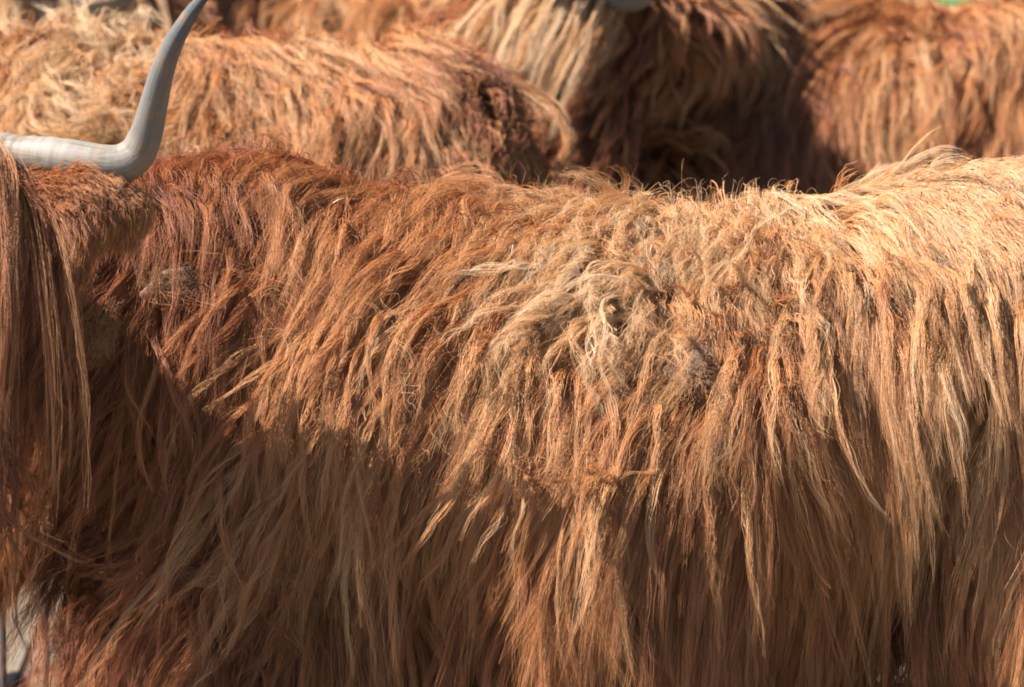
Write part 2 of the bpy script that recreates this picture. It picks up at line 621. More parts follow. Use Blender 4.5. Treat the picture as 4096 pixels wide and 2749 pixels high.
def under(spec, L=0.07, dt=-0.22):
    def f(P, N, rng):
        sp = spec(P, N, rng)
        n = len(P)
        sp['L'] = L * rng.uniform(0.7, 1.3, n)
        sp['off'] = 0.003 + 0.016 * rng.uniform(size=n)
        sp['clump'] = full(n, 0.3)
        sp['spread'] = full(n, 0.03)
        sp['tint'] = sp['tint'] + dt  # shade of the gaps between locks put into the undercoat's tint
        return sp
    return f


def named(name):
    return lambda P: np.full(len(P), name)


def on_coat(B, px, py, depth):
    """where the line of sight meets the coat, at a given height above the skin"""
    Y = np.linspace(-0.8, 0.3, 900)
    P = np.array([W(px, py, q) for q in Y])
    f, g = B.fg(P)
    i = int(np.argmax(f < depth))
    return P[i], nrm(g[i])


def felt_pad(root, B, px, py, a, b, tn, seed):
    rng = np.random.default_rng(seed)
    p, nn = on_coat(B, px, py, 0.060)
    up = nrm(np.array([0, 0, 1.0]) - nn * nn[2]); sd = np.cross(up, nn)
    nu, nv = 18, 12
    nz = Noise(seed, 1.6)
    V, F = [], []
    for j in range(nv + 1):
        for i in range(nu):
            th, ph = 2 * math.pi * i / nu, math.pi * j / nv
            q = np.array([math.sin(ph) * math.cos(th), math.cos(ph), math.sin(ph) * math.sin(th)])
            q = q * (1 + 0.28 * nz.s(q[None])[0] + 0.10 * nz.s(q[None] * 3)[0])
            q[0] += 0.35 * q[1] * abs(q[1])
            V.append(p + q[0] * sd * a * 0.9 + q[1] * up * b * 0.9 + q[2] * nn * min(a, b) * 0.28)
    F = [(j * nu + i, j * nu + (i + 1) % nu, (j + 1) * nu + (i + 1) % nu, (j + 1) * nu + i) for j in range(nv) for i in range(nu)]
    pad = mesh_obj('matted_tuft', V, F, M['feltpad'], root)
    n, k = int(520 * a * b / 0.0009) + 160, 9
    c = nrm(rng.normal(size=(n, 3))) * 0.85
    st = rng.normal(size=(n, k, 3)) * 0.13 + nrm(c + rng.normal(size=(n, 3)) * 0.8)[:, None] * 0.05
    q = c[:, None] + np.cumsum(st, 1)
    S = p + q[..., :1] * sd * a + q[..., 1:2] * up * b + q[..., 2:] * nn * min(a, b) * 0.33
    hair_obj('wool_fuzz', S, np.full((n, k), 0.00020), tn + rng.normal(0, 0.12, n), M['felt'], pad)


# ================================================================== the front cow
def build_front_cow():
    root = empty('highland_cow', (0, 0, 0))
    tag(root, 'shaggy ginger highland cow in front, its flank filling the picture', 'cow', HERD)
    line = [(60, 152), (140, 142), (170, 142), (215, 141), (300, 148), (380, 156), (440, 159), (480, 164), (550, 174), (620, 178),
            (700, 177), (760, 174), (820, 166), (870, 157), (930, 145), (1000, 137), (1060, 138), (1130, 165), (1180, 200)]
    tab = trunk_table(line, 0.0, 0.062, [-0.7, -0.45, -0.2, 0.2, 0.55, 0.8, 1.05], [0.17, 0.24, 0.29, 0.36, 0.285, 0.28, 0.21],
                      [-0.7, -0.5, -0.2, 0.2, 0.55, 0.75, 1.05], [0.62, 0.52, 0.46, 0.43, 0.41, 0.46, 0.70],
                      [-0.7, -0.45, -0.2, 0.02, 0.28, 0.5, 0.8, 1.05], [0.86, 0.84, 0.80, 0.70, 0.70, 0.84, 0.90, 0.90])
    hx, hy = -0.865, -0.50        # head, turned to the camera
    cones = [((-0.42, 0.0, 0.97), (-0.78, -0.22, 1.0), 0.17, 0.10),       # neck
             ((-0.45, 0.0, 0.78), (-0.70, -0.05, 0.80), 0.16, 0.09),        # throat
             ((-0.57, -0.02, 0.66), (-0.60, -0.03, 0.56), 0.09, 0.06),        # brisket
             ((-0.66, -0.05, 0.82), (-0.70, -0.07, 0.62), 0.08, 0.04),       # dewlap
             ((hx, hy + 0.06, 1.115), (hx - 0.01, hy - 0.10, 0.80), 0.11, 0.078),   # skull to muzzle
             ((hx - 0.01, hy - 0.10, 0.80), (hx - 0.01, hy - 0.12, 0.73), 0.078, 0.066),
             ((-0.36, -0.12, 0.75), (-0.40, -0.13, 0.62), 0.13, 0.10),
             ((0.80, -0.12, 0.85), (0.80, -0.13, 0.65), 0.17, 0.13)]
    for x, y in ((-0.40, -0.13), (-0.46, 0.13)): cones += leg_cones(x, y, True)
    for x, y in ((0.80, -0.14), (0.86, 0.14)): cones += leg_cones(x, y, False)
    B = Body(tab, cones)
    V, F = B.surface((-1.15, -0.75, 0.0), (1.3, 0.5, 1.35), 0.018)
    mesh_obj('body', V, F, M['skin'], root)
    for x, y in ((-0.43, -0.13), (-0.49, 0.13), (0.82, -0.14), (0.88, 0.14)): hoof(x, y, root)
    nzA, nzB, nzC, nzD = Noise(5, 0.26), Noise(9, 0.11), Noise(12, 0.16), Noise(31, 0.5)

    def spec(P, N, rng):
        n = len(P)
        x, y, z = P.T
        lo = smooth01(0.92, 0.70, z)                       # 1 low on the flank
        top = np.maximum(smooth01(1.0, 1.1, z), smooth01(0.55, 0.9, N[:, 2]))
        mid = smooth01(-0.05, 0.1, x) * smooth01(0.50, 0.40, x) * smooth01(0.85, 1.0, z)   # matted saddle
        rump = smooth01(0.38, 0.52, x)
        neck = smooth01(-0.25, -0.45, x)
        sp = base_spec(P, N, rng, 0.0)
        lean = -0.55 * smooth01(0.34, 0.08, x) * (1 - 0.5 * lo) + 0.75 * rump * smooth01(0.88, 1.05, z) - 0.04
        lean += 0.28 * nzA.s(P) + 0.13 * nzC.s(P + 1.7) + 0.2 * mid * nzB.s(P) + 0.07 * rng.normal(size=n)
        lean = np.where(lo > 0.3, np.minimum(lean, 0.10), lean) - 0.28 * lo * smooth01(0.15, 0.3, x) * smooth01(0.62, 0.48, x)
        sp['flow'][:, 0] = lean * (1 - 0.4 * lo)
        dew = smooth01(-0.62, -0.68, x) * smooth01(0.86, 0.78, z)
        sp['flow'][:, 0] -= 0.3 * dew
        sp['flow'][:, 1] *= 1 - 0.5 * rump * top
        sp['L'] = (0.20 + 0.10 * smooth01(1.08, 0.9, z) - 0.07 * mid + 0.02 * rump + 0.06 * lo) * np.clip(rng.normal(1, 0.22, n), 0.5, 1.5)
        sp['lift'] = (0.10 + 0.2 * rng.uniform(size=n)) * (1 - 0.6 * top) + 0.25 * mid * rng.uniform(size=n) * (1 - top) - 0.05 * top
        tier = np.clip(0.5 + 0.6 * nzC.s(P), 0, 1.4)
        bulge = smooth01(0.70, 0.84, z) * smooth01(1.05, 0.93, z) * smooth01(-0.28, -0.05, x) * smooth01(0.5, 0.25, x)
        sp['off'] = 0.008 - 0.004 * lo + (1 - 0.7 * lo) * (0.018 + 0.032 * tier) * rng.beta(1.3, 2.0, n) * (1 - 0.45 * top)
        cape = rump * smooth01(0.86, 0.98, z)
        sp['off'] = sp['off'] + 0.03 * cape * (1 - top) * rng.uniform(0.4, 1.3, n) 
        sp['off'] = np.where(rump * (1 - cape) > 0.5, 0.005 + 0.35 * sp['off'], sp['off'])
        sp['L'] = sp['L'] * (1 - 0.30 * cape) + 0.05 * smooth01(0.64, 0.54, z) * (1 - smooth01(0.2, 0.3, x) * smooth01(0.7, 0.55, x))
        sp['pull'] = np.stack([-0.36 * smooth01(0.36, 0.15, x) * smooth01(-0.5, -0.2, x) * (1 - 0.6 * lo), 0 * x, -1 + 0 * x], 1)
        sp['wander'] = 0.055 + 0.07 * mid * (1 - 0.6 * top) + 0.04 * lo * (1 - rump)
        sp['wander'] = sp['wander'] * (1 - 0.75 * smooth01(0.2, 0.35, x) * smooth01(0.85, 0.75, z))
        sp['curl'] = 0.03 + 0.14 * mid * rng.uniform(size=n) * (1 - 0.7 * top) + 0.05 * neck
        sp['wave'] = 0.0012 + 0.0048 * mid * rng.uniform(0.4, 1.3, n) + 0.0022 * rng.uniform(size=n) * (1 - rump) + 0.003 * lo * smooth01(0.1, -0.2, x) * rng.uniform(size=n)
        sp['wl'] = rng.uniform(0.07, 0.15, n) - 0.02 * mid
        sp['frizz'] = 0.0009 + 0.0004 * mid + 0.0005 * rng.uniform(size=n) - 0.0004 * rump
        sp['clump'] = sp['clump'] + 0.18 * mid
        t = 0.36 + 0.16 * smooth01(-0.25, 0.02, x) * (1 - 0.6 * lo) + 0.14 * rump * smooth01(0.88, 1.04, z) - 0.06 * rump * smooth01(0.95, 0.8, z) + 0.14 * mid - 0.12 * neck  # coat tones by region; mid flank also lightened to stand for its sunlit band
        t += 0.06 * top - 0.05 * lo + 0.05 * dew
        sp['L'] = sp['L'] * (1 - 0.35 * dew)
        t += 0.06 * nzD.s(P + 3.1) + rng.normal(0, 0.07, n)
        sp['tint'] = t
        return sp

    def weight(Cn, N):
        w = np.where(Cn[:, 1] > 0.03, 0.12, 1.0) * (Cn[:, 2] > 0.41) * np.where(Cn[:, 0] > 0.93, 0.4, 1)
        w *= np.where((Cn[:, 0] < -0.74) & (Cn[:, 2] > 0.82), 0.0, 1) * (Cn[:, 0] > -0.83)
        w *= np.clip(1 + 0.45 * nzB.s(Cn), 0.25, 2)
        return w * np.where(Cn[:, 2] < 0.62, 1.5, 1)

    def regions(P):
        x, y, z = P.T
        r = np.full(len(P), 'flank_hair', dtype=object)
        r[z < 0.72] = 'belly_hair'
        r[(z > 0.98)] = 'back_wool'
        r[(x > 0.45) & (z > 0.72)] = 'rump_hair'
        r[(x < -0.33) & (z > 0.75)] = 'mane'
        r[(x < -0.45) & (z <= 0.75)] = 'dewlap_hair'
        return r.astype(str)

    coat(B, V, F, root, spec, weight, 13000, 23, 11, regions, M['coat'], k=11, r0=0.00025, sub=7, fly=0.10)

    def spec_t(P, N, rng):                                # the big loose tresses that lie on top
        sp = spec(P, N, rng)
        n = len(P)
        x, y, z = P.T
        sp['off'] = sp['off'] + (0.010 + 0.03 * rng.uniform(size=n)) * smooth01(1.1, 0.98, z)
        sp['L'] = sp['L'] * rng.uniform(0.9, 1.35, n)
        sp['spread'] = rng.uniform(0.006, 0.014, n)
        sp['clump'] = np.clip(rng.normal(0.72, 0.1, n), 0.5, 0.95)
        sp['flow'][:, 0] += 0.14 * rng.normal(size=n)
        sp['wave'] = sp['wave'] * 1.6
        sp['wander'] = sp['wander'] * 1.25
        sp['curl'] = sp['curl'] * 1.2
        sp['tint'] = sp['tint'] + 0.06
        return sp

    def regions_t(P):
        r = regions(P).astype(object)
        return np.array([{'back_wool': 'back_tresses', 'rump_hair': 'rump_tresses', 'mane': 'mane_tresses'}.get(q, 'flank_tresses') for q in r])
    coat(B, V, F, root, spec_t, lambda Cn, N: weight(Cn, N) * (Cn[:, 2] < 1.03) * np.where(Cn[:, 2] < 0.72 + 0.14 * smooth01(0.3, 0.5, Cn[:, 0]), 0.05, 1) * np.where((Cn[:, 0] > 0.45) & (Cn[:, 2] < 0.92), 0, 1), 420, 32, 17, regions_t, M['coat'], k=13, r0=0.00030, sub=7, fly=0.05)
    def spec_b(P, N, rng):
        sp = spec(P, N, rng)
        n = len(P)
        sp['L'] = rng.uniform(0.16, 0.27, n)
        sp['off'] = 0.006 + 0.04 * rng.uniform(size=n)
        sp['flow'][:, 0] = 0.06 * rng.normal(size=n)
        sp['wander'] = full(n, 0.03)
        return sp
    coat(B, V, F, root, spec_b, lambda Cn, N: (Cn[:, 2] > 0.40) * (Cn[:, 2] < 0.60) * (Cn[:, 0] > -0.6) * (Cn[:, 0] < 0.85) * np.where(Cn[:, 1] > 0.05, 0.5, 1) * np.where((Cn[:, 0] > 0.42) & (Cn[:, 0] < 0.76), 2.5, 1), 1300, 20, 19, named('belly_fringe'), M['coat'], k=10, r0=0.00028)
    coat(B, V, F, root, under(spec), weight, 2600, 16, 23, named('undercoat'), M['coat'], k=7, r0=0.0006, fly=0.2)

    def spec_f(P, N, rng):                                 # short loose hairs standing up along the spine
        sp = spec(P, N, rng)
        n = len(P)
        sp['flow'] = rng.normal(size=(n, 3)) + np.array([0.5, -0.3, 0.3])
        sp['lift'] = 0.35 + 0.8 * rng.uniform(size=n)
        sp['off'] = 0.012 + 0.02 * rng.uniform(size=n)
        sp['wave'] = full(n, 0.001)
        sp['L'] = 0.030 + 0.040 * rng.uniform(size=n) ** 2
        sp['grav'] = full(n, 0.02); sp['follow'] = full(n, 0.05)
        sp['curl'] = full(n, 0.15)
        sp['clump'] = full(n, 0.2)
        sp['spread'] = full(n, 0.025)
        sp['frizz'] = full(n, 0.002)
        return sp
    coat(B, V, F, root, spec_f, lambda Cn, N: (N[:, 2] > 0.75) * (Cn[:, 2] > 0.95) * (Cn[:, 0] > -0.6) * (Cn[:, 0] < 0.9) * np.where(Cn[:, 0] > 0.42, 0.06, 1.0),
         2200, 1, 29, named('spine_fuzz'), M['coat'], k=8, r0=0.00017, fly=0.08)

    def spec_l(P, N, rng):                                 # loose single hairs criss-crossing the coat
        sp = spec(P, N, rng)
        n = len(P)
        sp['flow'] = sp['flow'] + rng.normal(size=(n, 3)) * np.array([0.8, 0.2, 0.4])
        sp['off'] = 0.03 + 0.035 * rng.uniform(size=n) * smooth01(1.12, 1.0, P[:, 2])
        sp['L'] = rng.uniform(0.10, 0.22, n)
        sp['curl'] = full(n, 0.16); sp['wander'] = full(n, 0.14)
        sp['clump'] = full(n, 0.3)
        sp['spread'] = full(n, 0.02)
        sp['frizz'] = full(n, 0.0028)
        sp['tint'] = sp['tint'] + 0.10
        return sp
    coat(B, V, F, root, spec_l, lambda Cn, N: weight(Cn, N) * np.where((Cn[:, 2] > 1.03) | (N[:, 2] > 0.6), 0.0, 1) * np.where(Cn[:, 0] > 0.42, 0.4, 1), 800, 5, 37, named('loose_hair'), M['coat'], k=14, r0=0.00020, fly=0.3)

    # ---- felted wool pads caught in the coat
    for i, (px, py, a, b, tn) in enumerate([(172, 285, 0.030, 0.022, 0.45), (100, 335, 0.022, 0.04, 0.40), (690, 366, 0.028, 0.032, 0.45), (727, 452, 0.026, 0.016, 0.55),
                                            (790, 466, 0.030, 0.014, 0.5), (235, 578, 0.048, 0.018, 0.55), (730, 575, 0.015, 0.030, 0.5)]):
        felt_pad(root, B, px, py, a, b, tn, 600 + i)

    for i, (px, py, pts2, lab) in enumerate([
            (516, 258, [(-3, -13), (-4, -4), (1, 4), (8, 11)], 'white curved straw caught in the locks of the mid flank'),
            (650, 252, [(2, -7), (0, 0), (-2, 7)], 'short white straw below the matted saddle of the front cow'),
            (340, 200, [(-7, 3), (-2, 0), (5, -2)], 'pale straw on the reddish shoulder of the front cow'),
            (305, 486, [(-8, 2), (-2, -2), (4, 1), (10, -2)], 'pale straw crumb in the shaded hair behind the foreleg'),
            (446, 482, [(-9, 3), (0, 0), (10, -5)], 'greenish straw across the tips of the lit flank locks')]):
        p, nn = on_coat(B, px, py, 0.058)
        V2, F2, _, _ = tube([(a * MMPX, -0.004 * math.sin(j * 2.1), -b * MMPX, 0.0008 if j < len(pts2) - 1 else 0.0005) for j, (a, b) in enumerate(pts2)], 14, 6)
        so_ = mesh_obj('straw', V2, F2, M['straw'], None)
        so_.location = tuple(p)
        tag(so_, lab, 'straw', 'bits of straw caught in the coat')

    # ---- head hair: long straight forelock and cheek hair
    def spec_h(P, N, rng):
        n = len(P)
        x, y, z = P.T
        sp = base_spec(P, N, rng, -0.3)
        topf = smooth01(1.06, 1.16, z)
        sp['flow'][:, 0] = 0.25 * (x - hx) / 0.11 * topf - 0.22 + 0.10 * rng.normal(size=n)
        sp['flow'][:, 1] = -0.3 - 0.9 * topf
        sp['pull'] = np.stack([-0.08 + 0.05 * rng.normal(size=n), full(n, -0.12), full(n, -1)], 1)
        sp['L'] = (0.24 + 0.22 * topf) * np.clip(rng.normal(1, 0.2, n), 0.5, 1.4)
        sp['lift'] = 0.1 + 0.35 * rng.uniform(size=n) * topf
        sp['off'] = 0.010 + 0.035 * rng.beta(1.2, 1.8, n)
        sp['wander'] = full(n, 0.035)
        sp['curl'] = full(n, 0.02)
        sp['wave'] = full(n, 0.0012)
        sp['frizz'] = full(n, 0.0008)
        sp['clump'] = full(n, 0.4)
        sp['tint'] = 0.25 + 0.14 * topf + rng.normal(0, 0.09, n)  # tint held dark to stand in for the head's own shade
        return sp

    def weight_h(Cn, N):
        x, y, z = Cn.T
        return (x < -0.765 - 0.03 * (z < 1.1)) * (y < -0.41) * (z > 0.80) * (x > -1.1) * np.where(z > 1.12, 4, 1) * np.where(x < hx - 0.06, 0.5, 1)

    coat(B, V, F, root, spec_h, weight_h, 760, 15, 41, named('forelock'), M['coat'], k=12, r0=0.00024, fly=0.2)

    # ---- ears
    for s in (1, -1):
        def mx(p): return (p[0] if s == 1 else 2 * hx - p[0], p[1], p[2])
        a, b, c = mx(W(24, 194, -0.50)), mx(W(84, 206, -0.52)), mx(W(123, 214, -0.52))
        E = Body(None, [(a, b, 0.022, 0.044), (b, c, 0.044, 0.028)], k=0.03)
        lo = np.minimum(a, c) - 0.09; hi = np.maximum(a, c) + 0.09
        Ve, Fe = E.surface(lo, hi, 0.008)
        eo = mesh_obj('ear', Ve, Fe, M['skin'], root)

        def spec_e(P, N, rng):
            n = len(P)
            u = np.clip((P[:, 0] - a[0]) / (c[0] - a[0]), 0, 1.2)
            sp = base_spec(P, N, rng, -0.39)
            dn = smooth01(0.1, -0.5, N[:, 2]) * (1 - 0.75 * smooth01(0.75, 1.0, u))
            sp['flow'][:, 0] = s * (0.8 - 0.9 * dn)
            sp['flow'][:, 1] = -0.15
            sp['flow'][:, 2] = -0.75 - 0.6 * dn
            sp['pull'] = np.stack([full(n, -0.25 * s), full(n, 0), full(n, -1)], 1)
            sp['lift'] = full(n, 0.22)
            sp['L'] = (0.030 + 0.12 * dn * (1.1 - u)) * np.clip(rng.normal(1, 0.25, n), 0.5, 1.5)
            sp['off'] = 0.003 + 0.010 * rng.uniform(size=n)
            sp['grav'] = 0.05 + 0.08 * dn
            sp['spread'] = full(n, 0.007)
            sp['sub_clump'] = 0.15
            sp['clump'] = 0.02 + 0.5 * dn
            sp['frizz'] = full(n, 0.0007)
            sp['wave'] = full(n, 0.0006)
            sp['tint'] = 0.24 + 0.12 * u + rng.normal(0, 0.05, n)  # horn's shadow and the lit tip are put into the ear tint
            return sp
        coat(E, Ve, Fe, eo, spec_e, lambda Cn, N: np.ones(len(Cn)), 3200 if s == 1 else 200, 6, 51, named('ear_hair'), M['coat'], k=8, r0=0.00026, sub=3, fly=0.3)

    # ---- horns
    Yh = -0.52
    pts = [(-14, 152, 23), (6, 155, 22), (22, 156, 20.5), (44, 156.5, 20.5), (73, 159.5, 20), (102, 163.5, 19), (121, 163.5, 19.2), (136, 155, 18.6), (144, 141, 17),
           (149, 126, 15.4), (154.5, 102, 13.7), (162, 73, 11.9), (173, 44, 9.8), (190, 14.6, 7.4), (203, -2, 5.2), (215, -18, 3), (224, -30, 0.8)]
    ctrl = []
    for px, py, r in pts:
        fwd = 0.0 if py > 150 else (150 - py) * 0.0008
        ctrl.append((*W(px, py, Yh - fwd + 0.06 * max(0.0, 1 - max(px, 0) / 90)), r * MMPX))
    horn(ctrl, root, 3)
    horn([(2 * hx - a[0], a[1], a[2], a[3]) for a in ctrl], root, 4)
    face(root, hx, hy, 0.82)
    return root


def face(root, hx, hy, z, sc=1.0):
    """eyes and muzzle pad of a head that looks at the camera"""
    for s in (-1, 1):
        V, F, _, _ = tube([(hx + s * 0.086, hy - 0.035, z + 0.125, 0.001), (hx + s * 0.090, hy - 0.039, z + 0.12, 0.014), (hx + s * 0.094, hy - 0.043, z + 0.115, 0.019),
                           (hx + s * 0.098, hy - 0.047, z + 0.112, 0.012), (hx + s * 0.099, hy - 0.048, z + 0.111, 0.001)], 9, 14)
        mesh_obj('eye', V, F, M['eye'], root)
    V, F, _, _ = tube([(hx - 0.065, hy - 0.155, z - 0.09, 0.004), (hx - 0.05, hy - 0.165, z - 0.085, 0.03), (hx, hy - 0.175, z - 0.08, 0.042),
                       (hx + 0.04, hy - 0.165, z - 0.085, 0.03), (hx + 0.055, hy - 0.155, z - 0.09, 0.004)], 14, 16)
    mesh_obj('muzzle', V, F, M['nose'], root)


# ================================================================== the cow behind it, rump and tail to the right
def build_tail_cow():
    Y = 1.6
    root = empty('highland_cow', (-0.75, Y, 0))
    tag(root, 'ginger highland cow in second row, rump and curled tail turned to the right', 'cow', HERD)
    off = np.array([-0.75, Y, 0.0])
    line = [(-380, 35), (-330, 20), (-200, 16), (0, 17), (100, 16), (200, 16), (330, 15), (400, 12), (440, 9), (470, 11), (532, 24)]
    L2 = lambda px: W(px, 100, Y)[0]
    tab = trunk_table(line, Y, 0.060, [L2(-380), L2(-250), L2(0), L2(250), L2(420), L2(532)], [0.19, 0.25, 0.29, 0.31, 0.28, 0.20],
                      [L2(-380), L2(-200), L2(300), L2(420), L2(532)], [0.66, 0.52, 0.50, 0.56, 0.70])
    x0, x1 = tab[0][0], tab[-1][0]
    cones = [((x0 + 0.2, Y, 1.0), (x0 - 0.16, Y, 0.98), 0.18, 0.13),
             ((x0 - 0.20, Y, 1.02), (x0 - 0.46, Y, 0.74), 0.12, 0.07),
             ((x0 + 0.12, Y, 0.7), (x0 + 0.05, Y, 0.6), 0.12, 0.09)]
    for x, y in ((x0 + 0.27, -0.14), (x0 + 0.21, 0.14)): cones += leg_cones(x, Y + y, True)
    for x, y in ((x1 - 0.22, -0.15), (x1 - 0.16, 0.15)): cones += leg_cones(x, Y + y, False)
    B = Body(tab, cones)
    B.ecap = 3.8
    V, F = B.surface((x0 - 0.6, Y - 0.5, 0), (x1 + 0.15, Y + 0.5, 1.45), 0.022)
    mesh_obj('body', V - off, F, M['skin'], root)
    loc = lambda o: setattr(o, 'location', tuple(-off))
    hoofs = []
    for x, y in ((x0 + 0.24, -0.14), (x0 + 0.18, 0.14), (x1 - 0.20, -0.15), (x1 - 0.14, 0.15)): hoof(x - off[0], y, root)
    nzA, nzB, nzC = Noise(105, 0.24), Noise(109, 0.12), Noise(112, 0.18)
    xm0, xm1 = L2(40), L2(190)

    def spec(P, N, rng):
        n = len(P)
        x, y, z = P.T
        top = smooth01(1.1, 1.2, z)
        mid = smooth01(xm0 - 0.05, xm0 + 0.08, x) * smooth01(xm1 + 0.06, xm1 - 0.06, x)
        rump = smooth01(L2(400), L2(455), x)
        sp = base_spec(P, N, rng, Y)
        sp['flow'][:, 0] = -0.45 * smooth01(L2(260), L2(120), x) - 0.10 + 0.05 * rump + 0.25 * nzA.s(P) * (1 - rump) + 0.12 * nzC.s(P + 1.3) + 0.08 * rng.normal(size=n)
        sp['L'] = (0.17 + 0.07 * smooth01(1.2, 1.05, z) - 0.165 * rump - 0.02 * mid) * np.clip(rng.normal(1, 0.22, n), 0.5, 1.5)
        sp['lift'] = 0.10 + 0.2 * rng.uniform(size=n) + 0.4 * mid * rng.uniform(size=n)
        tier = np.clip(0.5 + 0.6 * nzC.s(P), 0, 1.4)
        sp['off'] = 0.008 + (0.020 + 0.045 * tier) * rng.beta(1.3, 2.0, n) * (1 - 0.45 * top) * (1 - 0.75 * rump)
        sp['wander'] = 0.07 + 0.12 * mid
        sp['curl'] = 0.05 + 0.25 * mid * rng.uniform(size=n)
        sp['wave'] = 0.002 + 0.006 * mid
        sp['wl'] = rng.uniform(0.06, 0.12, n)
        sp['clump'] = np.clip(rng.normal(0.55, 0.18, n), 0.15, 0.95)
        sp['off'] = sp['off'] * 0.7
        t = 0.51 + 0.16 * mid + 0.10 * top * smooth01(L2(330), L2(250), x) - 0.10 * rump + 0.05 * nzA.s(P + 2) + rng.normal(0, 0.07, n)
        sp['tint'] = t
        return sp

    def weight(Cn, N):
        x, y, z = Cn.T
        w = np.where(y > Y + 0.05, 0.12, 1.0) * np.where(z < 0.86, 0.25, 1) * (z > 0.46) * np.where(x < L2(-40), 0.3, 1) * (x > x0 - 0.35)
        return w * np.clip(1 + 0.4 * nzB.s(Cn), 0.25, 2)

    def regions(P):
        x, y, z = P.T
        r = np.full(len(P), 'flank_hair', dtype=object)
        r[z > 1.1] = 'back_wool'
        r[x > L2(420)] = 'rump_hair'
        r[x < x0 + 0.3] = 'mane'
        return r.astype(str)
    kids = set(C.objects)
    coat(B, V, F, root, spec, weight, 5600, 20, 211, regions, M['coat'], k=10, r0=0.00036, sub=7, fly=0.1)
    coat(B, V, F, root, under(spec), weight, 1300, 16, 223, named('undercoat'), M['coat'], k=7, r0=0.0007, fly=0.2)
    # head, out to the left
    hxx = x0 - 0.20
    for s in (-1, 1):
        horn([(hxx, Y + s * 0.09, 1.06, 0.034), (hxx, Y + s * 0.2, 1.06, 0.03), (hxx - 0.02, Y + s * 0.32, 1.1, 0.026), (hxx - 0.04, Y + s * 0.40, 1.24, 0.018), (hxx - 0.03, Y + s * 0.44, 1.40, 0.002)], root, 7)
    # tail: springs from the rump and curls down
    tp = [(470, 92, 1.60, 7), (518, 88, 1.58, 7), (541, 97, 1.56, 6), (556, 109, 1.54, 5), (567, 127, 1.53, 4.4), (569, 143, 1.52, 3.8), (562, 160, 1.52, 3), (552, 185, 1.52, 4), (548, 230, 1.53, 4), (550, 290, 1.55, 3)]
    tc = [(*W(px, py, yy), r * 0.00172) for px, py, yy, r in tp]
    Vt, Ft, _, _ = tube(tc, 60, 12)
    to = mesh_obj('tail', Vt, Ft, M['skin'], root)
    # tail hair follows the dock
    rng = np.random.default_rng(77)
    cc = catmull(tc, 80)
    n = 3400
    u0 = rng.uniform(0, 0.72, n); ln = rng.uniform(0.10, 0.24, n)
    k = 10
    T = np.clip(u0[:, None] + ln[:, None] * np.linspace(0, 1, k)[None], 0, 1) * 79
    i = np.minimum(T.astype(int), 78)
    q = cc[i] * (1 - (T - i))[..., None] + cc[i + 1] * (T - i)[..., None]
    rd = nrm(rng.normal(size=(n, 3)))
    grow_r = q[..., 3] * 0.8 + np.linspace(0, 1, k)[None] ** 1.5 * rng.exponential(0.0028, n)[:, None]
    S = q[..., :3] + rd[:, None] * grow_r[..., None]
    S[..., 2] -= np.linspace(0, 1, k)[None] ** 2 * rng.exponential(0.006, n)[:, None]
    ho = hair_obj('tail_hair', S, np.full((n, k), 0.00045) * (1 - 0.7 * np.linspace(0, 1, k)), 0.52 + rng.normal(0, 0.1, n), M['coat'], to)
    for o in set(C.objects) - kids:
        if o.parent == root: loc(o)
    return root


